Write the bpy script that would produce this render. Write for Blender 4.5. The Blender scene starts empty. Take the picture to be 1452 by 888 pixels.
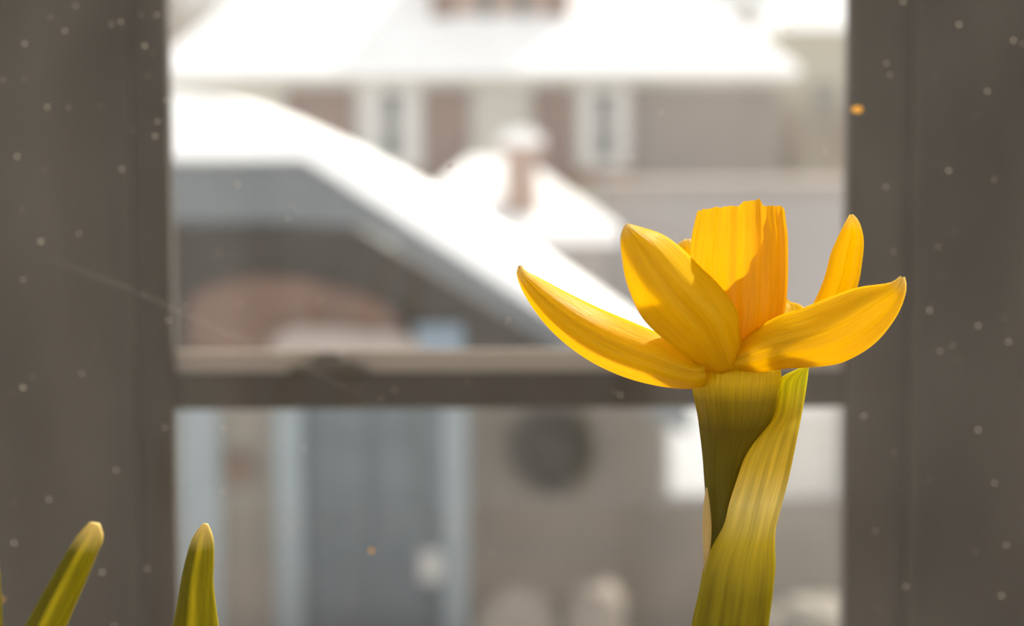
import bpy, bmesh, math, random
from mathutils import Vector, Matrix, Euler
random.seed(7)
R = math.radians
# ------------------------------------------------------------------ camera, sky, sun, exposure
EYE = 1.35
FPX, CX, CY = 2709.0, 726.0, 444.0
sc = bpy.context.scene
cam_d = bpy.data.cameras.new('camera')
cam = bpy.data.objects.new('camera', cam_d)
sc.collection.objects.link(cam)
cam.location = (0, 0, EYE)
ROT = Matrix.Rotation(R(90 - 5.0), 3, 'X') @ Matrix.Rotation(R(-0.25), 3, 'Z')
cam.rotation_euler = ROT.to_euler()
cam_d.sensor_width = 36
cam_d.lens = 36 * FPX / 1452
cam_d.clip_start = .01
cam_d.clip_end = 500
cam_d.dof.use_dof = True
cam_d.dof.focus_distance = .270
cam_d.dof.aperture_fstop = cam_d.lens / 4.0
sc.camera = cam

W = bpy.data.worlds.new('winter_sky'); sc.world = W
W.use_nodes = True
bg = W.node_tree.nodes['Background']
bg.inputs[0].default_value = (1.0, .985, .975, 1)
bg.inputs[1].default_value = 1.0

sun_d = bpy.data.lights.new('sun', 'SUN'); sun_d.energy = 8.0; sun_d.angle = R(1.0); sun_d.color = (1, .93, .82)
sun = bpy.data.objects.new('sun', sun_d); sc.collection.objects.link(sun)
AZ, EL = R(41), R(42)
SDIR = Vector((math.sin(AZ) * math.cos(EL), math.cos(AZ) * math.cos(EL), math.sin(EL)))
sun.rotation_euler = SDIR.to_track_quat('Z', 'Y').to_euler()
sun.location = SDIR * 60

sc.view_settings.view_transform = 'Standard'
sc.view_settings.look = 'None'
sc.view_settings.exposure = 0.15
sc.view_settings.gamma = 1.0
sc.view_settings.use_curve_mapping = False
sc.cycles.max_bounces = 10
sc.cycles.transparent_max_bounces = 16
sc.cycles.caustics_reflective = False

# ------------------------------------------------------------------ helpers
def at(px, py, y):
    """point on the vertical plane at distance y that the photo's pixel looks at"""
    d = ROT @ Vector(((px - CX) / FPX, -(py - CY) / FPX, -1))
    d *= y / d.y
    return Vector((d.x, d.y, d.z + EYE))

def link(o, parent=None):
    sc.collection.objects.link(o)
    if parent is not None: o.parent = parent
    return o

def mesh_obj(name, verts, faces, mat, parent=None, smooth=False, uvs=None):
    """verts in world space; a parent empty only ever carries a translation"""
    off = Vector(parent.get('_w', (0, 0, 0))) if parent is not None else Vector((0, 0, 0))
    me = bpy.data.meshes.new(name)
    me.from_pydata([tuple(Vector(v) - off) for v in verts], [], faces)
    me.update()
    if smooth:
        for p in me.polygons: p.use_smooth = True
    if uvs is not None:
        l = me.uv_layers.new(name='UVMap')
        for lp in me.loops: l.data[lp.index].uv = uvs[lp.vertex_index]
    if mat is not None: me.materials.append(mat)
    o = bpy.data.objects.new(name, me)
    return link(o, parent)

def empty(name, loc):
    o = bpy.data.objects.new(name, None); o.location = loc; o['_w'] = tuple(loc); o.empty_display_size = .02
    return link(o)

def tag(o, label=None, cat=None, group=None, kind=None):
    for k, v in (('label', label), ('category', cat), ('group', group), ('kind', kind)):
        if v: o[k] = v
    return o

BOXF = [(0, 3, 2, 1), (4, 5, 6, 7), (0, 1, 5, 4), (1, 2, 6, 5), (2, 3, 7, 6), (3, 0, 4, 7)]
def box_geo(x0, x1, y0, y1, z0, z1):
    return [(x0, y0, z0), (x1, y0, z0), (x1, y1, z0), (x0, y1, z0), (x0, y0, z1), (x1, y0, z1), (x1, y1, z1), (x0, y1, z1)]

def box(name, x0, x1, y0, y1, z0, z1, mat, parent=None, bevel=0.0):
    o = mesh_obj(name, box_geo(x0, x1, y0, y1, z0, z1), BOXF, mat, parent)
    if bevel:
        m = o.modifiers.new('bevel', 'BEVEL'); m.width = bevel; m.segments = 2; m.limit_method = 'ANGLE'
    return o

def boxes(name, lst, mat, parent=None):
    V, F = [], []
    for b in lst:
        k = len(V); V += box_geo(*b); F += [tuple(i + k for i in f) for f in BOXF]
    return mesh_obj(name, V, F, mat, parent)

def pbox(name, px0, px1, py0, py1, y, depth, mat, parent=None, bevel=0.0):
    """box whose front face on plane y fills the pixel rectangle; depth goes away from us"""
    my, mx = (py0 + py1) / 2, (px0 + px1) / 2
    return box(name, at(px0, my, y).x, at(px1, my, y).x, y, y + depth, at(mx, py1, y).z, at(mx, py0, y).z, mat, parent, bevel)

def prism(name, poly, y0, y1, mat, parent=None, bevel=0.0):
    """poly: (x, z) points, extruded along y"""
    n = len(poly)
    V = [(x, y0, z) for x, z in poly] + [(x, y1, z) for x, z in poly]
    F = [tuple(range(n)), tuple(range(2 * n - 1, n - 1, -1))] + [(i, i + n, (i + 1) % n + n, (i + 1) % n) for i in range(n)]
    o = mesh_obj(name, V, F, mat, parent)
    bm = bmesh.new(); bm.from_mesh(o.data); bmesh.ops.recalc_face_normals(bm, faces=bm.faces); bm.to_mesh(o.data); bm.free()
    if bevel:
        m = o.modifiers.new('bevel', 'BEVEL'); m.width = bevel; m.segments = 4; m.limit_method = 'ANGLE'; m.angle_limit = R(12)
    return o

def pprism(name, pts, y, depth, mat, parent=None, bevel=0.0):
    P = [at(a, b, y) for a, b in pts]
    return prism(name, [(p.x, p.z) for p in P], y, y + depth, mat, parent, bevel)

def cr(pts, t):
    """Catmull-Rom through equally spaced points, t in 0..1 (tuples or Vectors)"""
    n = len(pts) - 1
    s = min(max(t, 0), 1) * n; i = min(int(s), n - 1); f = s - i
    p1, p2 = Vector(pts[i]), Vector(pts[i + 1])
    p0 = Vector(pts[i - 1]) if i else p1 * 2 - p2
    p3 = Vector(pts[i + 2]) if i + 2 <= n else p2 * 2 - p1
    return .5 * ((2 * p1) + (p2 - p0) * f + (2 * p0 - 5 * p1 + 4 * p2 - p3) * f * f + (3 * p1 - p0 - 3 * p2 + p3) * f ** 3)

def arc(pts, n):
    """resample a pixel polyline to n points evenly along its smooth length"""
    P = [cr(pts, i / 200) for i in range(201)]
    L = [0]
    for a, b in zip(P, P[1:]): L.append(L[-1] + (b - a).length)
    out, j = [], 0
    for k in range(n):
        g = L[-1] * k / (n - 1)
        while j < 199 and L[j + 1] < g: j += 1
        f = (g - L[j]) / max(L[j + 1] - L[j], 1e-9)
        out.append(P[j].lerp(P[j + 1], min(max(f, 0), 1)))
    return out

# ------------------------------------------------------------------ materials
def new_mat(name):
    m = bpy.data.materials.new(name); m.use_nodes = True
    nt = m.node_tree; nt.nodes.clear()
    out = nt.nodes.new('ShaderNodeOutputMaterial')
    return m, nt, out

def N(nt, t, **kw):
    n = nt.nodes.new(t)
    for k, v in kw.items():
        if k.startswith('i_'):
            n.inputs[k[2:].replace('_', ' ')].default_value = v
        else: setattr(n, k, v)
    return n

def ramp(nt, fac, stops):
    r = nt.nodes.new('ShaderNodeValToRGB')
    while len(r.color_ramp.elements) < len(stops): r.color_ramp.elements.new(.5)
    for e, (p, c) in zip(r.color_ramp.elements, stops):
        e.position = p; e.color = (*c, 1)
    if fac is not None: nt.links.new(fac, r.inputs[0])
    return r.outputs[0]

def srgb(r, g, b):
    f = lambda c: (c / 255) / 12.92 if c / 255 <= .04045 else (((c / 255) + .055) / 1.055) ** 2.4
    return (f(r), f(g), f(b))

def paint(name, col, rough=.7, var=.12, scale=3.0, bump=0.0, stretch=(1, 1, 1), spec=.3):
    m, nt, out = new_mat(name)
    p = N(nt, 'ShaderNodeBsdfPrincipled'); p.inputs['Roughness'].default_value = rough
    p.inputs['Specular IOR Level'].default_value = spec
    tc = N(nt, 'ShaderNodeTexCoord'); mp = N(nt, 'ShaderNodeMapping'); mp.inputs['Scale'].default_value = stretch
    nt.links.new(tc.outputs['Object'], mp.inputs[0])
    nz = N(nt, 'ShaderNodeTexNoise'); nz.inputs['Scale'].default_value = scale; nz.inputs['Detail'].default_value = 5
    nt.links.new(mp.outputs[0], nz.inputs[0])
    lo = tuple(max(c * (1 - var), 0) for c in col); hi = tuple(min(c * (1 + var), 1) for c in col)
    nt.links.new(ramp(nt, nz.outputs[0], [(.3, lo), (.7, hi)]), p.inputs['Base Color'])
    if bump:
        b = N(nt, 'ShaderNodeBump'); b.inputs['Strength'].default_value = bump; b.inputs['Distance'].default_value = .02
        nt.links.new(nz.outputs[0], b.inputs['Height']); nt.links.new(b.outputs[0], p.inputs['Normal'])
    nt.links.new(p.outputs[0], out.inputs[0])
    return m

def petal_mat(name, c_base, c_mid, c_tip, trans=.6, vein=.25, stops=None, nv=16):
    """thin plant tissue: UV u runs across, v from base to tip"""
    m, nt, out = new_mat(name); L = nt.links.new
    uv = N(nt, 'ShaderNodeUVMap'); sp = N(nt, 'ShaderNodeSeparateXYZ'); L(uv.outputs[0], sp.inputs[0])
    col = ramp(nt, sp.outputs[1], stops or [(0.0, c_base), (.25, c_mid), (.9, c_mid), (1.0, c_tip)])
    mp = N(nt, 'ShaderNodeMapping'); mp.inputs['Scale'].default_value = (nv, 1.6, 1); L(uv.outputs[0], mp.inputs[0])
    nz = N(nt, 'ShaderNodeTexNoise'); nz.inputs['Scale'].default_value = 2.2; nz.inputs['Detail'].default_value = 3; L(mp.outputs[0], nz.inputs[0])
    mx = N(nt, 'ShaderNodeMix', data_type='RGBA', blend_type='MULTIPLY'); mx.inputs[0].default_value = 1
    L(col, mx.inputs[6]); L(ramp(nt, nz.outputs[0], [(.25, (1 - vein, 1 - vein, 1 - vein)), (.7, (1, 1, 1))]), mx.inputs[7])
    d = N(nt, 'ShaderNodeBsdfDiffuse'); t = N(nt, 'ShaderNodeBsdfTranslucent'); g = N(nt, 'ShaderNodeBsdfGlossy'); g.inputs['Roughness'].default_value = .38
    bp = N(nt, 'ShaderNodeBump'); bp.inputs['Strength'].default_value = .35; bp.inputs['Distance'].default_value = .0006
    L(nz.outputs[0], bp.inputs['Height'])
    for s in (d, g): L(bp.outputs[0], s.inputs['Normal'])
    L(mx.outputs[2], d.inputs[0]); L(mx.outputs[2], t.inputs[0])
    m1 = N(nt, 'ShaderNodeMixShader'); m1.inputs[0].default_value = trans; L(d.outputs[0], m1.inputs[1]); L(t.outputs[0], m1.inputs[2])
    m2 = N(nt, 'ShaderNodeMixShader'); m2.inputs[0].default_value = .014; L(m1.outputs[0], m2.inputs[1]); L(g.outputs[0], m2.inputs[2])
    L(m2.outputs[0], out.inputs[0])
    return m

def glass_mat(name, film=.05, gloss=.04, streak=True):
    m, nt, out = new_mat(name); L = nt.links.new
    tr = N(nt, 'ShaderNodeBsdfTransparent'); tr.inputs[0].default_value = (.96, .97, .96, 1)
    gl = N(nt, 'ShaderNodeBsdfGlossy'); gl.inputs['Roughness'].default_value = .02
    df = N(nt, 'ShaderNodeBsdfDiffuse'); df.inputs[0].default_value = (.8, .76, .7, 1)
    tl = N(nt, 'ShaderNodeBsdfTranslucent'); tl.inputs[0].default_value = (.8, .76, .7, 1)
    a = N(nt, 'ShaderNodeMixShader'); a.inputs[0].default_value = .5; L(df.outputs[0], a.inputs[1]); L(tl.outputs[0], a.inputs[2])
    b = N(nt, 'ShaderNodeMixShader'); b.inputs[0].default_value = gloss; L(tr.outputs[0], b.inputs[1]); L(gl.outputs[0], b.inputs[2])
    c = N(nt, 'ShaderNodeMixShader'); L(b.outputs[0], c.inputs[1]); L(a.outputs[0], c.inputs[2])
    tc = N(nt, 'ShaderNodeTexCoord'); nz = N(nt, 'ShaderNodeTexNoise'); nz.inputs['Scale'].default_value = 38; nz.inputs['Detail'].default_value = 6
    mp = N(nt, 'ShaderNodeMapping'); mp.inputs['Scale'].default_value = (1.0, 1, .55); L(tc.outputs['Object'], mp.inputs[0]); L(mp.outputs[0], nz.inputs[0])
    mr = N(nt, 'ShaderNodeMapRange'); mr.inputs[1].default_value = .3; mr.inputs[2].default_value = .75
    mr.inputs[3].default_value = film * .55; mr.inputs[4].default_value = film * 1.45
    L(nz.outputs[0], mr.inputs[0]); L(mr.outputs[0], c.inputs[0])
    L(c.outputs[0], out.inputs[0])
    return m

M = {}
M['snow'] = paint('snow', (.93, .93, .95), .8, .03, 2.0, .2)
M['stile'] = paint('dark_brown_paint', srgb(62, 53, 44), .55, .10, 14, .15, (3, 3, .35))
M['lip'] = paint('worn_beige_strip', srgb(164, 151, 142), .6, .08, 10)
M['brass'] = paint('dark_metal', srgb(86, 76, 66), .4, .1, 30)
M['plaster'] = paint('white_plaster', (.84, .82, .78), .85, .05, 4)
M['woodfloor'] = paint('oak_floor', (.46, .34, .22), .5, .25, 3, .1, (8, 1, 1))
M['ceil'] = paint('white_ceiling', (.8, .79, .76), .9, .03, 3)
M['sill'] = paint('white_gloss_sill', (.68, .66, .62), .4, .06, 6)
M['terracotta'] = paint('terracotta', srgb(176, 104, 70), .8, .12, 20, .1)
M['soil'] = paint('potting_soil', (.05, .035, .025), .95, .5, 90, .8)
M['glass'] = glass_mat('dusty_glass', .038, .010)
M['glass_clean'] = glass_mat('outer_glass', .012, .03)
M['dust'] = petal_mat('dust_grain', (.7, .64, .55), (.7, .64, .55), (.7, .64, .55), .5, .1)
M['amber'] = petal_mat('amber_flake', (.98, .66, .2), (.98, .66, .2), (.98, .66, .2), .5, .1)

M['petal'] = petal_mat('yellow_petal', (.93, .66, .006), (.97, .70, .005), (.97, .78, .30), .64, .14)
M['corona'] = petal_mat('orange_corona', (.98, .52, .002), (.99, .52, .002), (.98, .53, .004), .45, .16, nv=30)
M['tube'] = petal_mat('olive_tube', None, None, None, .32, .25, [(0, (.17, .145, .006)), (.62, (.20, .145, .006)), (.76, (.40, .28, .006)), (.86, (.95, .64, .006)), (1, (.95, .64, .006))])
M['stem'] = petal_mat('green_stem', (.34, .30, .006), (.36, .31, .006), (.36, .30, .006), .15, .3)
M['spathe'] = petal_mat('papery_spathe', None, None, None, .62, .45, [(0, (.42, .35, .004)), (.46, (.54, .44, .006)), (.58, (.80, .64, .05)), (.67, (.98, .84, .35)), (.75, (.88, .66, .08)), (.88, (.82, .64, .04)), (.95, (.86, .82, .03))], nv=4)  # palest mid-height stop paints a sunlit highlight into the dry gold tissue
M['membrane'] = petal_mat('dry_membrane', (.75, .55, .22), (.85, .66, .30), (.85, .7, .35), .5, .2)

def leaf_mat():
    m, nt, out = new_mat('striped_leaf'); L = nt.links.new
    uv = N(nt, 'ShaderNodeUVMap'); sp = N(nt, 'ShaderNodeSeparateXYZ'); L(uv.outputs[0], sp.inputs[0])
    across = ramp(nt, sp.outputs[0], [(.0, (.22, .18, .004)), (.30, (.18, .155, .004)), (.42, (.66, .52, .012)), (.50, (.66, .51, .012)), (.62, (.33, .285, .004)), (1.0, (.44, .36, .005))])
    tip = ramp(nt, sp.outputs[1], [(.972, (0, 0, 0)), (1.0, (1, 1, 1))])
    mx = N(nt, 'ShaderNodeMix', data_type='RGBA'); L(tip, mx.inputs[0]); L(across, mx.inputs[6]); mx.inputs[7].default_value = (.98, .74, .28, 1)
    d = N(nt, 'ShaderNodeBsdfPrincipled'); d.inputs['Roughness'].default_value = .55; d.inputs['Specular IOR Level'].default_value = .15
    t = N(nt, 'ShaderNodeBsdfTranslucent')
    nz = N(nt, 'ShaderNodeTexNoise'); nz.inputs['Scale'].default_value = 4; nz.inputs['Detail'].default_value = 4
    mp = N(nt, 'ShaderNodeMapping'); mp.inputs['Scale'].default_value = (3, 8, 1); L(uv.outputs[0], mp.inputs[0]); L(mp.outputs[0], nz.inputs[0])
    my = N(nt, 'ShaderNodeMix', data_type='RGBA', blend_type='MULTIPLY'); my.inputs[0].default_value = 1
    L(mx.outputs[2], my.inputs[6]); L(ramp(nt, nz.outputs[0], [(.3, (.7, .72, .6)), (.65, (1, 1, 1))]), my.inputs[7])
    L(my.outputs[2], d.inputs['Base Color']); L(my.outputs[2], t.inputs[0])
    s = N(nt, 'ShaderNodeMixShader'); s.inputs[0].default_value = .35; L(d.outputs[0], s.inputs[1]); L(t.outputs[0], s.inputs[2]); L(s.outputs[0], out.inputs[0])
    return m
M['leaf'] = leaf_mat()

# ------------------------------------------------------------------ the room (front wall with the window, rest behind the camera)
WX, WZ0, WZ1 = .40, EYE - .30, EYE + .80          # window opening
WY0, WY1 = .365, .62                               # thickness of the outside wall
def struct(o): o['kind'] = 'structure'; return o
RX, RB, RH = 1.5, -2.3, 2.75  # unseen walls drawn in close to strengthen the fill on the flower
struct(box('floor', -RX, RX, RB, WY0, -.06, 0, M['woodfloor']))
struct(box('ceiling', -RX, RX, RB, WY0, RH, RH + .1, M['ceil']))
struct(boxes('wall_front', [(-RX - .1, -WX, WY0, WY1, -.06, RH + .1), (WX, RX + .1, WY0, WY1, -.06, RH + .1),
                            (-WX, WX, WY0, WY1, -.06, WZ0), (-WX, WX, WY0, WY1, WZ1, RH + .1)], M['plaster']))
SY0, SY1, SZ0, SZ1, BX = RB + .15, .10, .45, 2.5, 1.35      # unseen window openings, added to bring fill light onto the flower
for nm, xa, xb in (('wall_left', -RX - .1, -RX), ('wall_right', RX, RX + .1)):
    struct(boxes(nm, [(xa, xb, RB, SY0, -.06, RH + .1), (xa, xb, SY1, WY0, -.06, RH + .1), (xa, xb, SY0, SY1, -.06, SZ0), (xa, xb, SY0, SY1, SZ1, RH + .1)], M['plaster']))
struct(boxes('wall_back', [(-RX - .1, -BX, RB - .1, RB, -.06, RH + .1), (BX, RX + .1, RB - .1, RB, -.06, RH + .1),
                           (-BX, BX, RB - .1, RB, -.06, SZ0), (-BX, BX, RB - .1, RB, SZ1, RH + .1)], M['plaster']))
def window(name, loc):
    e = empty(name, loc); e['kind'] = 'structure'; return e
def glazing(name, along_x, fixed, a, b):
    """row of three panes between posts in an unseen wall, added to let in fill light"""
    w = window(name, (0, fixed, SZ0) if along_x else (fixed, 0, SZ0)); n = 3; t = .05; step = (b - a - t) / n
    def bx(nm, u0, u1, v0, v1, z0, z1, m):
        if along_x: box(nm, u0, u1, fixed + v0, fixed + v1, z0, z1, m, w)
        else: box(nm, fixed + v0, fixed + v1, u0, u1, z0, z1, m, w)
    for i in range(n + 1): bx('frame_post', a + i * step, a + i * step + t, -.025, .025, SZ0, SZ1, M['sill'])
    for z in (SZ0, SZ1 - t):
        for i in range(n): bx('frame_rail', a + i * step + t, a + (i + 1) * step, -.025, .025, z, z + t, M['sill'])
    for i in range(n): bx('pane', a + i * step + t, a + (i + 1) * step, -.002, .002, SZ0 + t, SZ1 - t, M['glass_clean'])
glazing('window_fill_back', True, RB - .05, -BX, BX)
glazing('window_fill_left', False, -RX - .05, SY0, SY1)
glazing('window_fill_right', False, RX + .05, SY0, SY1)

# inner sash: one large dusty pane
GY = .383
w1 = window('window_1', (0, GY, WZ0))
box('frame_stile', -WX, -WX + .04, GY - .016, GY + .02, WZ0, WZ1, M['stile'], w1)
box('frame_stile', WX - .04, WX, GY - .016, GY + .02, WZ0, WZ1, M['stile'], w1)
box('frame_rail', -WX + .04, WX - .04, GY - .016, GY + .02, WZ0, WZ0 + .04, M['stile'], w1)
box('frame_rail', -WX + .04, WX - .04, GY - .016, GY + .02, WZ1 - .04, WZ1, M['stile'], w1)
mesh_obj('pane', [(-WX + .04, GY, WZ0 + .04), (WX - .04, GY, WZ0 + .04), (WX - .04, GY, WZ1 - .04), (-WX + .04, GY, WZ1 - .04)], [(0, 1, 2, 3)], M['glass'], w1)
struct(box('window_sill', -WX - .08, WX + .08, .13, WY0, WZ0 - .035, WZ0, M['sill'], None, .004))

# grains of dust sticking to the pane, a scratch and two amber flakes
def grain(V, F, px, py, s, el=1.0, rot=0.0, flat=.3):
    c = at(px, py, GY - .0006); k = len(V); n = 6
    for i in range(n):
        a = 2 * math.pi * i / n; q = random.uniform(.7, 1.15)
        x, z = math.cos(a) * s * q * el, math.sin(a) * s * q
        V.append((c.x + x * math.cos(rot) - z * math.sin(rot), c.y, c.z + x * math.sin(rot) + z * math.cos(rot)))
    V.append((c.x, c.y - s * flat, c.z)); V.append((c.x, c.y + s * flat * .5, c.z))
    for i in range(n):
        F.append((k + i, k + (i + 1) % n, k + n)); F.append((k + (i + 1) % n, k + i, k + n + 1))
V, F = [], []
seen = [(72, 25), (107, 8), (158, 34), (92, 44), (35, 62), (171, 31), (97, 153), (67, 152), (173, 240), (63, 242), (24, 222), (31, 298), (33, 397), (220, 193), (190, 186),
        (205, 65), (235, 142), (58, 342), (4, 113), (33, 550), (46, 535), (116, 530), (145, 812), (20, 770), (290, 168), (480, 232), (415, 290), (337, 262),
        (1262, 106), (1257, 90), (1360, 35), (1437, 57), (1256, 265), (1345, 242), (1410, 255), (1350, 490), (1430, 485), (1387, 610), (1427, 773), (1285, 832), (1382, 782),
        (1241, 753), (1420, 845), (1318, 440), (1330, 350), (1120, 42), (560, 553), (540, 566), (662, 541), (640, 238), (302, 166), (880, 560), (870, 555), (1225, 590), (1400, 130)]
for x, y in seen: grain(V, F, x, y, random.uniform(.00014, .00038), random.uniform(1, 1.5), random.uniform(0, 3))
for i in range(230):
    grain(V, F, random.uniform(-250, 1700), random.uniform(-300, 1150), random.choice((.00010, .00013, .00018, .00026)), random.uniform(1, 1.6), random.uniform(0, 3))
tag(mesh_obj('dust', V, F, M['dust'], w1), 'pale dust grains stuck on the glass', kind='stuff')
for x, y, s, e, ro in ((1215, 156, .0008, 1.5, .05), (527, 781, .0006, 1.0, .6), (3, 850, .0004, 1, 0)):
    V, F = [], []; grain(V, F, x, y, s, e, ro); tag(mesh_obj('flake', V, F, M['amber'], w1), 'amber flake stuck on the glass')
pts = [(60, 362), (130, 390), (190, 412), (250, 440), (330, 476), (420, 515), (480, 545), (540, 575)]
V, F = [], []
for i in range(29):
    p = cr(pts, i / 28); w = 4.2 * math.sin(math.pi * (i + .3) / 28.6) ** .5
    a, b = at(p.x, p.y - w * .5, GY - .0005), at(p.x, p.y + w * .5, GY - .0005); V += [a, b]
    if i: F.append((2 * i - 2, 2 * i - 1, 2 * i + 1, 2 * i))
m, nt, out = new_mat('scratch_haze')
mi = N(nt, 'ShaderNodeMixShader'); mi.inputs[0].default_value = .11
tr = N(nt, 'ShaderNodeBsdfTransparent'); df = N(nt, 'ShaderNodeBsdfDiffuse'); df.inputs[0].default_value = (.9, .87, .8, 1)
nt.links.new(tr.outputs[0], mi.inputs[1]); nt.links.new(df.outputs[0], mi.inputs[2]); nt.links.new(mi.outputs[0], out.inputs[0])
tag(mesh_obj('scratch', V, F, m, w1), 'thin pale scratch across the glass')

# outer window: three lights between broad dark stiles, a meeting rail across
OY = .55
w2 = window('window_2', (0, OY, WZ0))
xl, xr = at(245, 444, OY).x, at(1199, 444, OY).x
def stile(x0, x1):
    box('stile', x0, x1, OY, OY + .0065, WZ0, WZ1, M['stile'], w2, .001)
MW = .078
stile(xl - MW, xl); stile(xr, xr + MW); stile(-WX, -WX + .03); stile(WX - .03, WX)
box('bead', xr + .018, xr + .0215, OY - .003, OY, WZ0, WZ1, M['stile'], w2)     # narrow beads on the face
box('bead', xl - .014, xl - .0105, OY - .0025, OY, WZ0, WZ1, M['stile'], w2)
zr0, zr1, zr2 = at(726, 581, OY).z, at(726, 529, OY).z, at(726, 498, OY).z
spans = ((-WX + .03, xl - MW), (xl, xr), (xr + MW, WX - .03))
for a, b in spans:
    box('meeting_rail', a, b, OY + .001, OY + .0062, zr0, zr1, M['stile'], w2, .001)
    box('rail_strip', a, b, OY + .003, OY + .0058, zr1, zr2, M['lip'], w2)
    box('bottom_rail', a, b, OY + .001, OY + .0062, WZ0, WZ0 + .05, M['stile'], w2)
    box('top_rail', a, b, OY + .001, OY + .0062, WZ1 - .05, WZ1, M['stile'], w2)
    mesh_obj('pane', [(a, OY + .006, WZ0 + .05), (b, OY + .006, WZ0 + .05), (b, OY + .006, WZ1 - .05), (a, OY + .006, WZ1 - .05)], [(0, 1, 2, 3)], M['glass_clean'], w2)
# sash lock on the meeting rail
c = at(468, 529, OY)
lock = [(-.0125, 0), (-.0115, .0015), (-.006, .0028), (-.003, .0056), (.002, .0062), (.005, .0035), (.0095, .0018), (.0120, 0)]
prism('sash_lock', [(c.x + a, c.z + b) for a, b in lock], OY + .0005, OY + .003, M['brass'], w2, .0006)

# ------------------------------------------------------------------ outdoors
GZ = EYE - 4.5
gnd = mesh_obj('ground', [(-120, 2, GZ), (120, 2, GZ), (120, 160, GZ), (-120, 160, GZ)], [(0, 1, 2, 3)], M['snow']); struct(gnd)
B = {}
B['blue_fascia'] = paint('blue_grey_fascia', srgb(98, 103, 108), .6, .08, 1.5)
B['dark_shingle'] = paint('dark_brown_shingle', srgb(58, 52, 48), .8, .25, 3, .3)
B['rust'] = paint('rust_brick', srgb(120, 94, 82), .85, .2, 3)
B['pale_trim'] = paint('pale_blue_trim', srgb(148, 158, 164), .6, .06, 2)
B['pink_white'] = paint('pinkish_white', srgb(172, 160, 154), .7, .08, 2)
B['blue_panel'] = paint('blue_panel', srgb(132, 150, 168), .6, .08, 2)
B['door'] = paint('slate_blue_door', srgb(98, 108, 116), .5, .10, 3)
B['beige'] = paint('beige_wall', srgb(136, 129, 120), .8, .08, 2)
B['taupe'] = paint('taupe_stone', srgb(124, 116, 108), .85, .16, 1.3, .3)
B['white'] = paint('white_paint', srgb(206, 204, 202), .6, .04, 3)
B['green'] = paint('dark_evergreen', srgb(84, 78, 70), .8, .3, 20)
B['pale'] = paint('pale_siding', srgb(194, 191, 182), .7, .05, 1)
B['brown'] = paint('brown_shutter', srgb(138, 119, 111), .7, .08, 2)
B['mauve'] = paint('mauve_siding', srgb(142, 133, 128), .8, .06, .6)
B['brick'] = paint('pink_brick', srgb(178, 156, 146), .85, .12, 3)
B['grey'] = paint('grey_siding', srgb(150, 145, 144), .8, .05, .5)
B['cream'] = paint('cream_wall', srgb(160, 155, 143), .8, .06, .5)
B['bark'] = paint('grey_bark', srgb(150, 140, 130), .9, .2, 4)
B['paneglass'] = paint('window_glass', srgb(112, 114, 112), .15, .06, 2, 0, (1, 1, 1), .5)
B['curtain'] = paint('white_curtain', srgb(188, 184, 180), .8, .03, 2)

# --- near house: porch with broad gable
D = 14.0
e = empty('porch_house', (at(300, 600, D).x, D, GZ))
tag(e, 'blue-trimmed porch house with a broad snowy gable and slate blue door', 'house')
sk = .64
def bl(x): return 225 if x <= 430 else 225 + (x - 430) * sk
snow = [(-620, 645), (-40, 225), (430, 225), (600, 334), (985, 580), (1005, 538), (760, 364), (600, 274), (480, 210), (385, 166), (310, 140), (250, 131), (140, 131), (80, 140), (-90, 210), (-640, 606)]
pprism('roof_snow', snow, D - .15, 1.85, M['snow'], e, .05)
box('rear_wing', at(-380, 300, D + 1.7).x, at(400, 300, D + 1.7).x, D + 1.7, D + 5.5, GZ + .5, at(200, 250, D + 1.7).z, paint('rear_wing_wall', srgb(136, 129, 120)), e)
pprism('fascia', [(-610, 645), (-40, 228), (430, 228), (980, 580), (980, 618), (940, 600), (740, 458), (600, 372), (520, 322), (400, 314), (-40, 314), (-610, 700)], D, .15, B['blue_fascia'], e)
WY = D + 1.4
zf = GZ + .5
pprism('gable_wall', [(-560, 560), (-420, 545), (-20, 285), (440, 285), (880, 545), (960, 560)], WY, .2, B['dark_shingle'], e)
zt = at(726, 553, WY).z
box('porch_floor', at(-560, 444, D).x, at(1300, 444, D).x, D - .2, WY + 4, GZ, zf, B['beige'], e)
def wpan(name, a, b, mat, y=WY, top=zt, bot=zf, dep=.2, bev=0): return box(name, at(a, 700, y).x, at(b, 700, y).x, y, y + dep, bot, top, mat, e, bev)
wpan('wall', -560, 388, B['beige'], dep=.25)
wpan('wall', 664, 942, B['taupe'], dep=.25)
wpan('wall', 1195, 1300, B['taupe'], dep=.25)
pbox('wall', 942, 1195, 712, 960, WY, .25, B['taupe'], e)
for a, b in ((388, 428), (628, 664)): wpan('door_trim', a, b, B['pale_trim'], WY - .06, zt, zf, .3)
d = wpan('door', 428, 628, B['door'], WY + .02, zt, zf, .08)
dx0, dx1 = at(428, 700, WY).x, at(628, 700, WY).x
wd = dx1 - dx0
for r_, (z0, z1) in enumerate(((.10, .55), (.64, 1.10), (1.19, 1.62), (1.70, 1.98))):
    for k in (0, 1):
        o = box('door_panel', dx0 + wd * (.10 + .43 * k), dx0 + wd * (.47 + .43 * k), WY - .005, WY + .025, zf + z0, zf + z1, B['door'], None, .01)
        o.parent = d; o.location = -Vector(e['_w']) + Vector(e['_w']); o.matrix_parent_inverse = Matrix.Translation(-Vector(e['_w']))
o = pbox('letter_plate', 596, 626, 782, 826, WY - .02, .03, B['white'], None, .005); o.parent = d; o.matrix_parent_inverse = Matrix.Translation(-Vector(e['_w']))
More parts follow.
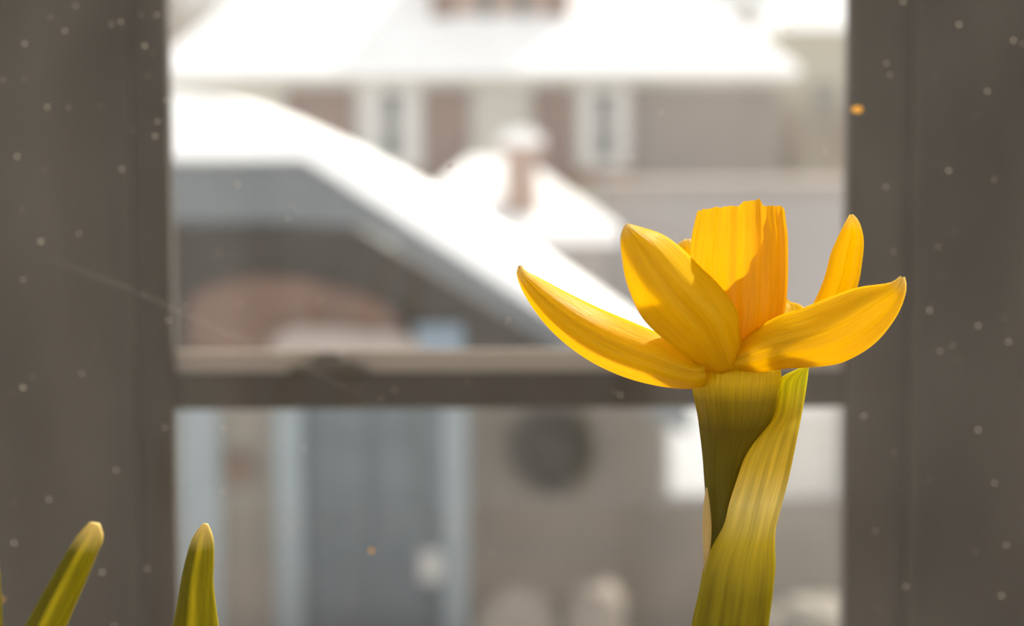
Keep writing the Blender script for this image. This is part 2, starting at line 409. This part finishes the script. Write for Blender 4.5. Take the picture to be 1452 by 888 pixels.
# columns of the porch
def column(px):
    x = at(px, 700, D).x
    box('column', x - .14, x + .14, D, D + .28, zf, at(px, 330 if px < 800 else 560, D).z, B['pale_trim'], e, .01)
column(-420)
wpan('corner_board', 255, 312, B['pale_trim'], WY - .08, zt, zf, .3)
# things under the gable
pbox('window', 276, 346, 338, 424, WY - .05, .06, B['dark_shingle'], e)
pprism('brick_arch', [(268, 500), (268, 425), (300, 404), (360, 392), (430, 396), (500, 412), (550, 436), (575, 470), (575, 500)], WY - .08, .08, B['rust'], e)
pprism('ledge', [(385, 520), (385, 480), (420, 464), (560, 472), (600, 490), (600, 520)], WY - .16, .08, B['pink_white'], e)
pbox('blue_panel', 588, 656, 462, 520, WY - .14, .14, B['blue_panel'], e)
# window to the right of the door
wn = pbox('window_frame', 942, 1195, 560, 712, WY + .10, .06, B['white'], e)
for a, b in ((958, 1062), (1076, 1180)):
    o = pbox('pane', a, b, 586, 696, WY + .09, .02, B['curtain'], None); o.parent = wn; o.matrix_parent_inverse = Matrix.Translation(-Vector(e['_w']))

o = pbox('curtain', 950, 1012, 576, 700, WY + .06, .03, paint('bright_white_curtain', (.95, .95, .95), .8, .03, 2), None); o.parent = wn; o.matrix_parent_inverse = Matrix.Translation(-Vector(e['_w']))
# lantern and wreath hang on that wall
def needles(name, centre, ring_r, tube_r, n, ln, mat, parent=None):
    V, F = [], []
    for i in range(n):
        a = random.uniform(0, 2 * math.pi); b = random.uniform(0, 2 * math.pi)
        base = Vector((math.cos(a) * ring_r, 0, math.sin(a) * ring_r))
        nrm = Vector((math.cos(a) * math.cos(b), math.sin(b) * .8, math.sin(a) * math.cos(b)))
        p = base + nrm * tube_r * random.uniform(.2, 1)
        dr = (nrm + Vector((-math.sin(a), 0, math.cos(a))) * random.uniform(.3, 1.3)).normalized()
        s = dr.cross(Vector((random.random(), random.random(), random.random()))).normalized() * ln * .16
        k = len(V)
        V += [Vector(centre) + p - s, Vector(centre) + p + s, Vector(centre) + p + dr * ln]; F.append((k, k + 1, k + 2))
    return mesh_obj(name, V, F, mat, parent)
c = at(783, 640, WY - .235)
wr = empty('wreath', c); tag(wr, 'dark evergreen wreath hanging on the taupe wall beside the blue door', 'wreath')
needles('greenery', c, .22, .10, 1800, .11, B['green'], wr)
V, F = [], []
for i in range(24):
    for j in range(8):
        a, b = 2 * math.pi * i / 24, 2 * math.pi * j / 8
        V.append((c.x + math.cos(a) * (.21 + .05 * math.cos(b)), c.y + .05 * math.sin(b), c.z + math.sin(a) * (.21 + .05 * math.cos(b))))
        F.append((i * 8 + j, ((i + 1) % 24) * 8 + j, ((i + 1) % 24) * 8 + (j + 1) % 8, i * 8 + (j + 1) % 8))
mesh_obj('hoop', V, F, B['green'], wr, True)
c = at(338, 668, WY - .12)
ln = empty('wall_lantern', c); tag(ln, 'small brown wall lantern between the porch column and blue door', 'lantern')
box('backplate', c.x - .06, c.x + .06, WY - .03, WY, c.z - .12, c.z + .12, B['rust'], ln)
V = [(c.x + r * math.cos(a), c.y + r * math.sin(a), c.z + z) for z, r in ((-.12, .03), (-.10, .07), (.08, .09), (.10, .11), (.17, .02)) for a in [math.pi * k / 4 for k in range(8)]]
F = [(i * 8 + k, i * 8 + (k + 1) % 8, i * 8 + 8 + (k + 1) % 8, i * 8 + 8 + k) for i in range(4) for k in range(8)] + [tuple(range(8))[::-1], tuple(range(32, 40))]
mesh_obj('lamp_body', V, F, B['rust'], ln)

# snow dusted shrubs before the porch
def blob(name, c, r, sq, mat, parent, seed):
    bm = bmesh.new(); bmesh.ops.create_icosphere(bm, subdivisions=3, radius=1)
    rnd = random.Random(seed); ph = [rnd.uniform(0, 6) for _ in range(6)]
    for v in bm.verts:
        k = 1 + .14 * math.sin(4 * v.co.x + ph[0]) + .12 * math.sin(5 * v.co.y + ph[1]) + .12 * math.sin(5 * v.co.z + ph[2]) + .06 * math.sin(11 * v.co.x + ph[3]) * math.sin(9 * v.co.z + ph[4])
        v.co = Vector((v.co.x * r * k, v.co.y * r * k, v.co.z * r * sq * k))
    vs = [v.co + Vector(c) for v in bm.verts]; fs = [tuple(v.index for v in f.verts) for f in bm.faces]; bm.free()
    return mesh_obj(name, vs, fs, mat, parent, True)
for i, (px, py, r, lab) in enumerate(((736, 872, .26, 'snow-dusted shrub below the wreath, close to the blue door'), (840, 874, .27, 'broad snow-dusted shrub below the wreath, away from the door'),
                                       (1150, 905, .36, 'snow-dusted shrub below the white curtained window'))):
    p = at(px, py, D - .8)
    s = empty('snowy_shrub', (p.x, p.y, GZ)); tag(s, lab, 'shrub', 'shrubs before the porch')
    zb = GZ + .02
    box('stem', p.x - .04, p.x + .04, p.y - .04, p.y + .04, GZ, p.z, B['bark'], s)
    blob('foliage', (p.x, p.y, p.z - .05), r, 1.0, B['taupe'], s, i)
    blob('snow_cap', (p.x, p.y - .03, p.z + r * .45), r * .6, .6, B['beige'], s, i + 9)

# --- cottage with pyramid roof, and its chimney; grey garage
D2 = 24.0
c2 = empty('cottage', (at(725, 400, D2).x, D2 + 2, GZ)); tag(c2, 'low cottage with a snow-covered pyramid roof and brick chimney', 'house')
ex0, ex1 = at(545, 324, D2).x, at(880, 324, D2).x; ez = at(726, 324, D2).z; az = at(725, 222, D2 + 1.6).z
box('wall', ex0 + .2, ex1 - .2, D2 + .3, D2 + 3.0, GZ, ez, B['grey'], c2)
ax = at(718, 222, D2 + 1.6).x
mesh_obj('roof_snow', [(ex0, D2, ez), (ex1, D2, ez), (ex1, D2 + 3.3, ez), (ex0, D2 + 3.3, ez), (ax - .5, D2 + 1.6, az), (ax + .2, D2 + 1.6, az),
         (ex0, D2, ez - .2), (ex1, D2, ez - .2), (ex1, D2 + 3.3, ez - .2), (ex0, D2 + 3.3, ez - .2)],
         [(0, 1, 5, 4), (1, 2, 5), (2, 3, 4, 5), (3, 0, 4), (6, 7, 1, 0), (7, 8, 2, 1), (8, 9, 3, 2), (9, 6, 0, 3), (9, 8, 7, 6)], M['snow'], c2)
ch = pbox('chimney', 716, 762, 212, 360, D2 + .3, .45, B['brick'], c2)
o = pbox('chimney_crown', 708, 770, 206, 220, D2 + .25, .55, B['brick'], None); o.parent = ch; o.matrix_parent_inverse = Matrix.Translation(-Vector(c2['_w']))
o = pprism('snow_cap', [(706, 207), (772, 207), (768, 192), (752, 182), (725, 183), (709, 194)], D2 + .25, .55, M['snow'], None, .03); o.parent = ch; o.matrix_parent_inverse = Matrix.Translation(-Vector(c2['_w']))
D3 = 28.0
g = empty('garage', (at(1060, 400, D3).x, D3, GZ)); tag(g, 'plain pale grey garage standing before the wide snow-roofed house', 'garage')
box('wall', at(862, 400, D3).x, at(1330, 400, D3).x, D3, D3 + 3, GZ, at(1000, 272, D3).z, B['grey'], g)
box('coping', at(858, 400, D3).x, at(1334, 400, D3).x, D3 - .1, D3 + 3.1, at(1000, 272, D3).z, at(1000, 258, D3).z, B['mauve'], g)

# --- wide house behind: snowy hipped roof with a dormer, shutters along the wall
D4 = 33.0
h = empty('hip_roof_house', (at(680, 300, D4).x, D4 + 3, GZ)); tag(h, 'wide pale house with a snowy hipped roof, brick dormer and brown shutters', 'house')
hx0, hx1 = at(205, 100, D4).x, at(1135, 100, D4).x; hz = at(700, 97, D4).z
dep = 8.0; rz = hz + 3.4
rx0, rx1 = hx0 + 3.4, hx1 - 3.8
mesh_obj('roof_snow', [(hx0, D4, hz), (hx1, D4, hz), (hx1, D4 + dep, hz), (hx0, D4 + dep, hz), (rx0, D4 + dep / 2, rz), (rx1, D4 + dep / 2, rz),
         (hx0, D4, hz - .12), (hx1, D4, hz - .12), (hx1, D4 + dep, hz - .12), (hx0, D4 + dep, hz - .12)],
         [(0, 1, 5, 4), (1, 2, 5), (2, 3, 4, 5), (3, 0, 4), (6, 7, 1, 0), (7, 8, 2, 1), (8, 9, 3, 2), (9, 6, 0, 3), (9, 8, 7, 6)], M['snow'], h)
pbox('frieze', 215, 1120, 102, 122, D4 + .25, .2, B['pale'], h)
box('wall', hx0 + .3, at(896, 150, D4).x, D4 + .4, D4 + dep - .4, GZ, hz - .1, B['pale'], h)
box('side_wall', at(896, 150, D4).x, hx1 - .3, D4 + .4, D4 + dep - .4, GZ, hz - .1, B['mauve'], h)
for a, b in ((405, 500), (603, 665), (756, 812)): pbox('shutter', a, b, 126, 330, D4 + .32, .08, B['brown'], h)
for a, b in ((512, 598), (822, 892)):
    wf = pbox('window', a, b, 122, 240, D4 + .3, .1, B['white'], h)
    m_ = (a + b) / 2
    for y0, y1 in ((130, 172), (178, 226)):
        o = pbox('pane', m_ - 12, m_ + 12, y0, y1, D4 + .28, .04, B['paneglass'], None); o.parent = wf; o.matrix_parent_inverse = Matrix.Translation(-Vector(h['_w']))
pbox('sill_band', 400, 900, 240, 262, D4 + .28, .12, B['brown'], h)
# dormer
dm = pbox('dormer', 612, 806, -60, 46, D4 + 1.15, 3.0, B['brick'], h)
for a, b in ((612, 642), (778, 806)):
    o = pbox('dormer_corner', a, b, -60, 46, D4 + 1.08, .1, B['brown'], None); o.parent = dm; o.matrix_parent_inverse = Matrix.Translation(-Vector(h['_w']))
for a, b in ((680, 700), (730, 750)):
    o = pbox('dormer_window', a, b, -30, 26, D4 + 1.10, .08, B['paneglass'], None); o.parent = dm; o.matrix_parent_inverse = Matrix.Translation(-Vector(h['_w']))
o = pprism('dormer_snow', [(590, -58), (828, -58), (800, -85), (709, -150), (618, -85)], D4 + .9, 3.4, M['snow'], None); o.parent = dm; o.matrix_parent_inverse = Matrix.Translation(-Vector(h['_w']))

# --- cream house at the right edge, with bare trees before it
D5 = 46.0
k = empty('cream_house', (at(1250, 300, D5).x, D5, GZ)); tag(k, 'cream house under snow seen behind the bare tree', 'house')
box('wall', at(1110, 200, D5).x, at(1420, 200, D5).x, D5, D5 + 6, GZ, at(1250, 38, D5).z, B['cream'], k)
pprism('roof_snow', [(1095, 40), (1435, 40), (1380, -25), (1265, -60), (1150, -20)], D5 - .3, 6.6, M['snow'], k)
pbox('window', 1150, 1185, 120, 190, D5 - .03, .05, B['paneglass'], k)

def bare_tree(px, py, y, height, label, seed, spread=.5):
    rnd = random.Random(seed); base = at(px, py, y); t = empty('bare_tree', (base.x, y, GZ)); tag(t, label, 'tree', 'bare trees behind the houses')
    V, F = [], []
    def limb(p, d, ln, r, lev):
        q = p + d * ln
        s = d.cross(Vector((.3, .9, .2))).normalized(); u = d.cross(s); kk = len(V)
        for c, rr in ((p, r), (q, r * .62)):
            for a in range(5): V.append(c + (s * math.cos(a * 1.2566) + u * math.sin(a * 1.2566)) * rr)
        for a in range(5): F.append((kk + a, kk + (a + 1) % 5, kk + 5 + (a + 1) % 5, kk + 5 + a))
        if lev == 0: return
        for _ in range(4 if lev > 1 else 5):
            nd = (d + Vector((rnd.uniform(-1, 1), rnd.uniform(-1, 1), rnd.uniform(-.3, .8))) * spread * 1.3).normalized()
            limb(p + d * ln * rnd.uniform(.45, 1), nd, ln * rnd.uniform(.55, .8), r * .5, lev - 1)
    trunk_top = Vector((base.x, y, GZ + height * .35))
    mesh_obj('trunk', [(base.x + .16 * math.cos(a) * (1.3 if z == 0 else .8), y + .16 * math.sin(a) * (1.3 if z == 0 else .8), GZ + z) for z in (0, height * .36) for a in [i * 1.0472 for i in range(6)]],
             [(i, (i + 1) % 6, 6 + (i + 1) % 6, 6 + i) for i in range(6)], B['bark'], t)
    for i in range(6): limb(trunk_top - Vector((0, 0, .3)), Vector((rnd.uniform(-.7, .7), rnd.uniform(-.7, .7), 1)).normalized(), height * .26, .10, 4)
    mesh_obj('crown', V, F, B['bark'], t)
bare_tree(1040, 60, 56, 10.5, 'bare grey tree rising behind the end of the hipped roof', 3)
bare_tree(1170, 60, 39.5, 6.5, 'low bare tree standing before the cream house', 5, .6)
bare_tree(215, 60, 44, 10.0, 'bare tree behind the far end of the hipped roof, away from the cream house', 8)

# ------------------------------------------------------------------ the plants
FY = .270
PZ = EYE - .185          # soil level
def ringloft(name, secs, mat, parent, n=40, m=20, extra=(), cap=True, tilt=0.0, fold=0.0):
    """secs: (Lpx, Rpx, py, y, half thickness mm) tip first or top first; extra: world rings (centre, half width, half thickness)"""
    rings = []
    for s in secs:
        (l, r, y, th) = s
        A, Bq = at(l[0], l[1], y), at(r[0], r[1], y)
        rings.append((*((A + Bq) / 2), *((Bq - A) / 2), th))
    for cpt, hw, th in extra: rings.append((*cpt, hw, 0, 0, th))
    acc = [0]
    for p_, q_ in zip(rings, rings[1:]): acc.append(acc[-1] + max((Vector(p_[:3]) - Vector(q_[:3])).length, 1e-5))
    V, F, U = [], [], []
    for i in range(n):
        t = (i / (n - 1)) ** 1.5
        v = [0] * 7
        g = t * acc[-1]; j = 0
        while j < len(acc) - 2 and acc[j + 1] < g: j += 1
        hh = acc[j + 1] - acc[j]; f = (g - acc[j]) / hh
        for z in range(7):
            def tan(i_):
                if i_ == 0: return (rings[1][z] - rings[0][z]) / (acc[1] - acc[0])
                if i_ == len(acc) - 1: return (rings[-1][z] - rings[-2][z]) / (acc[-1] - acc[-2])
                h0, h1 = acc[i_] - acc[i_ - 1], acc[i_ + 1] - acc[i_]
                return ((rings[i_][z] - rings[i_ - 1][z]) / h0 * h1 + (rings[i_ + 1][z] - rings[i_][z]) / h1 * h0) / (h0 + h1)
            m0, m1 = tan(j) * hh, tan(j + 1) * hh
            v[z] = (2 * f ** 3 - 3 * f * f + 1) * rings[j][z] + (f ** 3 - 2 * f * f + f) * m0 + (-2 * f ** 3 + 3 * f * f) * rings[j + 1][z] + (f ** 3 - f * f) * m1
        C, Wd, th = Vector(v[:3]), Vector(v[3:6]), max(v[6], 1e-5)
        for k in range(m):
            a = 2 * math.pi * k / m
            dy = -math.sin(a) * th
            if fold: dy += fold * th * (abs(math.cos(a)) ** 1.5)
            V.append(C + Wd * math.cos(a) + Vector((0, 1, 0)) * dy)
            U.append((.5 - .5 * -math.cos(a), 1 - t))
    for i in range(n - 1):
        for k in range(m): F.append((i * m + k, i * m + (k + 1) % m, (i + 1) * m + (k + 1) % m, (i + 1) * m + k))
    if cap: F += [tuple(range(m))[::-1], tuple(range((n - 1) * m, n * m))]
    o = mesh_obj(name, V, F, mat, parent, True, U)
    bm = bmesh.new(); bm.from_mesh(o.data); bmesh.ops.recalc_face_normals(bm, faces=bm.faces); bm.to_mesh(o.data); bm.free()
    return o

def sheet(name, A, Bq, dA, dB, ctrl, mat, parent, n=34, m=17, thick=.00042, rib=.0006, wav=.0, fold=-.0010):
    """petal between pixel edges A and B (base to tip); dA, dB: depth in mm along each edge; ctrl: (px, py, mm) bulge of the middle"""
    a, b = arc(A, n), arc(Bq, n)
    V, F, U = [], [], []
    for i in range(n):
        t = i / (n - 1)
        da, db = cr([(x, 0) for x in dA], t).x * .001, cr([(x, 0) for x in dB], t).x * .001
        PA, PB = at(a[i].x, a[i].y, FY + da), at(b[i].x, b[i].y, FY + db)
        env = math.sin(math.pi * min(t * .85 + .12, 1)) ** .8
        dm = (da + db) / 2 + ctrl[2] * .001 * env
        mid = (a[i] + b[i]) / 2
        PC = at(mid.x + ctrl[0] * env, mid.y + ctrl[1] * env, FY + dm)
        for k in range(m):
            u = k / (m - 1)
            P = PA * (1 - u) ** 2 + (PC * 2 - (PA + PB) / 2) * 2 * u * (1 - u) + PB * u * u
            P.y += rib * math.exp(-((u - .5) / .05) ** 2) * env
            P.y += fold * math.exp(-((u - .70) / .11) ** 2) * env
            P.y += wav * math.sin(9 * t + 7 * u) * u * (1 - u) * 4
            V.append(P); U.append((u, t))
    for i in range(n - 1):
        for k in range(m - 1): F.append((i * m + k, i * m + k + 1, (i + 1) * m + k + 1, (i + 1) * m + k))
    o = mesh_obj(name, V, F, mat, parent, True, U)
    s = o.modifiers.new('thickness', 'SOLIDIFY'); s.thickness = thick; s.offset = 0
    return o

fb = at(1040, 888, FY)
df_ = empty('daffodil', (fb.x - .001, FY, PZ))
tag(df_, 'yellow daffodil in full bloom with an orange trumpet and papery sheath', 'flower')
# six petals: left, front left, front right, back right, back, back left
sheet('petal', [(1000, 505), (985, 508), (940, 478), (900, 460), (850, 439), (800, 415), (765, 396), (745, 386), (738, 377)],
      [(1000, 545), (975, 550), (930, 545), (880, 531), (830, 506), (785, 470), (752, 428), (735, 393), (737, 377)],
      [-4, -1, 1, 0, -2], [-4, 0, 2, 1, -2], (-1, 1, -6.0), M['petal'], df_)
sheet('petal', [(1010, 532), (985, 512), (940, 478), (910, 446), (890, 400), (883, 360), (882, 335), (888, 320)],
      [(1055, 520), (1048, 475), (1043, 440), (1018, 405), (990, 378), (965, 353), (938, 334), (908, 324), (889, 319)],
      [-3, -8, -12, -14, -14], [-6, -9, -10, -11, -13], (0, 0, -4.5), M['petal'], df_)
sheet('petal', [(1040, 500), (1060, 478), (1100, 452), (1135, 440), (1170, 426), (1215, 410), (1262, 403), (1278, 393)],
      [(1042, 522), (1075, 526), (1115, 521), (1165, 518), (1200, 510), (1240, 485), (1270, 447), (1283, 412), (1281, 393)],
      [-5, -7, -7, -8, -11], [-6.5, -6, -5, -6, -10], (0, 1, -5.5), M['petal'], df_)
sheet('petal', [(1075, 500), (1110, 480), (1138, 455), (1155, 430), (1170, 395), (1180, 358), (1195, 325), (1206, 305)],
      [(1085, 510), (1150, 490), (1190, 455), (1213, 410), (1221, 370), (1223, 340), (1217, 316), (1208, 305)],
      [1, 3, 4, 4, 4], [0, 0, 1, 2, 3.5], (2, 0, 2.0), M['petal'], df_)
sheet('petal', [(1020, 500), (1010, 470), (1015, 430), (1030, 400), (1070, 385), (1085, 383)],
      [(1090, 500), (1120, 470), (1142, 445), (1136, 434), (1120, 428), (1100, 400), (1088, 383)],
      [4, 10, 16, 20, 24], [4, 10, 16, 20, 24], (0, 0, 2.5), M['petal'], df_)
sheet('petal', [(1010, 505), (975, 470), (955, 430), (945, 390), (955, 355), (973, 340)],
      [(1050, 505), (1030, 460), (1015, 420), (1000, 380), (985, 352), (977, 339)],
      [4, 9, 14, 17, 20], [4, 9, 15, 19, 21], (0, 0, 2.5), M['petal'], df_)

# corona: fluted trumpet
prof = [(520, 1046, 50), (495, 1046, 56), (465, 1046, 62), (430, 1047, 67), (395, 1047, 69), (360, 1047, 69), (330, 1048, 67), (305, 1049, 63), (290, 1050, 60.5)]
V, F, U = [], [], []
nr, na = 44, 144
rim_rnd = random.Random(4)
ph = [rim_rnd.uniform(0, 6.28) for _ in range(8)]
# rim height per angle: three overlapping lobes towards us
RIM = [(0, 8), (60, 6), (120, 7), (150, 9), (180, 10), (205, 6), (235, 2), (256, 0), (263, -1), (268, -6), (280, -8), (291, -9), (296, 0), (320, 1), (345, 4), (360, 8)]
def rim(a):
    deg = math.degrees(a) % 360
    for (a0, r0), (a1, r1) in zip(RIM, RIM[1:]):
        if a0 <= deg <= a1:
            f = (deg - a0) / (a1 - a0); f = f * f * (3 - 2 * f); r = r0 + (r1 - r0) * f; break
    return r + .7 * math.sin(17 * a + ph[1]) + .5 * math.sin(29 * a + ph[2])
for i in range(nr):
    t = i / (nr - 1)
    p = cr(prof, t)
    for k in range(na):
        a = 2 * math.pi * k / na
        fl = 1 + (.022 * math.sin(12 * a + ph[3]) + .014 * math.sin(23 * a + ph[4] + t)) * (t ** .7) + .012 * math.sin(5 * a + ph[5]) * t
        deg = math.degrees(a)
        for dd, wdt in ((262, 4), (293, 3), (228, 3), (325, 4)):      # folds between the lobes
            fl -= .055 * math.exp(-((deg - dd) / wdt) ** 2) * t
        rpx = p.z * fl
        py = p.x + (rim(a)) * max(0, (t - .35) / .65) ** 1.5
        depth = math.sin(a) * rpx * FY / FPX
        c0 = at(p.y, py, FY)
        V.append((c0.x + math.cos(a) * rpx * FY / FPX, FY + depth, c0.z)); U.append((k / na, t))
for i in range(nr - 1):
    for k in range(na): F.append((i * na + k, i * na + (k + 1) % na, (i + 1) * na + (k + 1) % na, (i + 1) * na + k))
o = mesh_obj('corona', V, F, M['corona'], df_, True, U)
# style and stamens inside the trumpet
c0 = at(1046, 500, FY)
for i in range(6):
    a = i * math.pi / 3; V, F = [], []
    for z, r in ((0, .0003), (.010, .0003), (.0105, .0007), (.014, .0006), (.0145, .0001)):
        for q in range(6): V.append((c0.x + .0022 * math.cos(a) + r * math.cos(q * 1.047), FY + .0022 * math.sin(a) + r * math.sin(q * 1.047), c0.z + z))
    F = [(u * 6 + q, u * 6 + (q + 1) % 6, u * 6 + 6 + (q + 1) % 6, u * 6 + 6 + q) for u in range(4) for q in range(6)]
    mesh_obj('stamen', V, F, M['membrane'], df_, True)

mm = FY / FPX
tb = [(497, 1030, 1062), (504, 1000, 1090), (514, 988, 1103), (530, 981, 1108), (548, 981, 1106), (570, 985, 1102), (590, 989, 1096), (613, 992, 1084), (648, 996, 1066), (675, 998, 1056), (705, 1000, 1050), (740, 1000, 1050), (775, 1000, 1050)]
ringloft('floral_tube', [((l, q), (r_, q), FY, (r_ - l) * .5 * mm) for q, l, r_ in tb], M['tube'], df_)
sb = at(1040, 888, FY)
ringloft('stem', [((1003, 760), (1046, 760), FY, 21 * mm), ((1000, 800), (1066, 800), FY, 30 * mm), ((993, 840), (1075, 840), FY, 36 * mm), ((990, 888), (1078, 888), FY, 38 * mm), ((990, 960), (1078, 960), FY, 38 * mm)],
         M['stem'], df_, extra=[((sb.x, FY, sb.z - .03), 40 * mm, 36 * mm), ((sb.x, FY, sb.z - .07), 38 * mm, 34 * mm), ((sb.x - .001, FY, PZ + .02), 38 * mm, 34 * mm), ((sb.x - .001, FY, PZ - .004), 40 * mm, 36 * mm)])
SY = FY - .0032
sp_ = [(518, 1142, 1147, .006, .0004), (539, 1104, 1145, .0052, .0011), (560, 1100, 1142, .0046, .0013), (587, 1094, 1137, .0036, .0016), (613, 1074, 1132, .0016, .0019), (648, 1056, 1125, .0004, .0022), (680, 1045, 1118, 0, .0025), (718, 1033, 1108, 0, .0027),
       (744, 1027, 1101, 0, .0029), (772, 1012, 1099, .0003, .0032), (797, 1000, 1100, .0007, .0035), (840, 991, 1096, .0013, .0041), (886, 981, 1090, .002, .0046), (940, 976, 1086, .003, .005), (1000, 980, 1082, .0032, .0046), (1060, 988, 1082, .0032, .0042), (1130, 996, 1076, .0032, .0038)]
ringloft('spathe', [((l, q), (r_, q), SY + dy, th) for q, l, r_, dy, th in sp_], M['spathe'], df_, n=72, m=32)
ringloft('membrane', [((1001, 692), (1003, 692), FY - .0024, .0002), ((997, 720), (1007, 720), FY - .0026, .0004), ((996, 750), (1009, 752), FY - .0028, .0005), ((997, 780), (1007, 782), FY - .003, .0004), ((998, 812), (1003, 812), FY - .003, .0002)], M['membrane'], df_)

# leaves of the neighbouring bulbs
def leaf(label, secs, basex, y, hw, name='daffodil_leaf'):
    e_ = empty(name, (basex, y, PZ)); tag(e_, label, 'leaf')
    ringloft('blade', secs, M['leaf'], e_, n=50, m=22, extra=[((basex, y, PZ + .05), hw, hw * .35), ((basex, y, PZ + .01), hw * .9, hw * .35), ((basex, y, PZ - .004), hw * .9, hw * .35)])
    return e_
y1 = .262; b1 = at(292, 940, y1)
leaf('upright green daffodil leaf with a pale central stripe and blunt tip', [((287, 743), (295, 743), y1, .0003), ((276, 757), (301, 756), y1, .0008), ((264, 790), (304, 790), y1, .0013), ((256, 825), (303, 825), y1, .0015), ((251, 855), (306, 855), y1, .0016), ((244, 890), (311, 890), y1, .0017), ((238, 940), (318, 940), y1, .0018)], b1.x - .001, y1, .0040)
y2 = .238; b2 = at(30, 960, y2)
leaf('leaning yellow-green daffodil leaf with a blurred orange tip', [((127, 741), (142, 743), y2, .0005), ((114, 754), (147, 760), y2, .0010), ((96, 780), (138, 785), y2, .0013), ((78, 810), (125, 818), y2, .0014), ((58, 845), (110, 852), y2, .0015), ((36, 885), (94, 890), y2, .0016), ((6, 940), (70, 945), y2, .0016)], b2.x - .002, y2, .0036)
y3 = .30; b3 = at(-40, 940, y3)
leaf('pale yellow daffodil leaf standing outermost, beyond the leaning one', [((-22, 770), (-16, 770), y3, .0004), ((-34, 800), (-2, 800), y3, .0010), ((-42, 840), (2, 840), y3, .0014), ((-48, 888), (4, 888), y3, .0016), ((-50, 940), (4, 940), y3, .0016)], b3.x, y3, .0036)

# trough with soil on the sill
tr_ = empty('planter_trough', (-.02, .268, WZ0)); tag(tr_, 'terracotta planter trough on the window sill holding the daffodils', 'planter')
X0, X1, Y0, Y1 = -.13, .085, .215, .325
def trough():
    V, F = [], []
    def rect(x0, x1, y0, y1, z): V.extend([(x0, y0, z), (x1, y0, z), (x1, y1, z), (x0, y1, z)])
    zt_ = PZ + .012
    rect(X0 + .008, X1 - .008, Y0 + .008, Y1 - .008, WZ0); rect(X0, X1, Y0, Y1, zt_ - .02); rect(X0 - .005, X1 + .005, Y0 - .005, Y1 + .005, zt_ - .02); rect(X0 - .005, X1 + .005, Y0 - .005, Y1 + .005, zt_)
    rect(X0 + .006, X1 - .006, Y0 + .006, Y1 - .006, zt_); rect(X0 + .010, X1 - .010, Y0 + .010, Y1 - .010, WZ0 + .01)
    for i in range(5):
        for k in range(4): F.append((i * 4 + k, i * 4 + (k + 1) % 4, i * 4 + 4 + (k + 1) % 4, i * 4 + 4 + k))
    F.extend([(3, 2, 1, 0), (20, 21, 22, 23)])
    return V, F
mesh_obj('trough_body', *trough(), M['terracotta'], tr_)
V, F = [], []
nx, ny = 40, 20
for i in range(nx + 1):
    for j in range(ny + 1):
        V.append((X0 + .0065 + (X1 - X0 - .013) * i / nx, Y0 + .0065 + (Y1 - Y0 - .013) * j / ny, PZ + random.uniform(-.002, .001)))
        if i and j: F.append(((i - 1) * (ny + 1) + j - 1, i * (ny + 1) + j - 1, i * (ny + 1) + j, (i - 1) * (ny + 1) + j))
tag(mesh_obj('soil', V, F, M['soil'], tr_), 'dark potting soil')

for o in sc.objects:
    if '_w' in o: del o['_w']
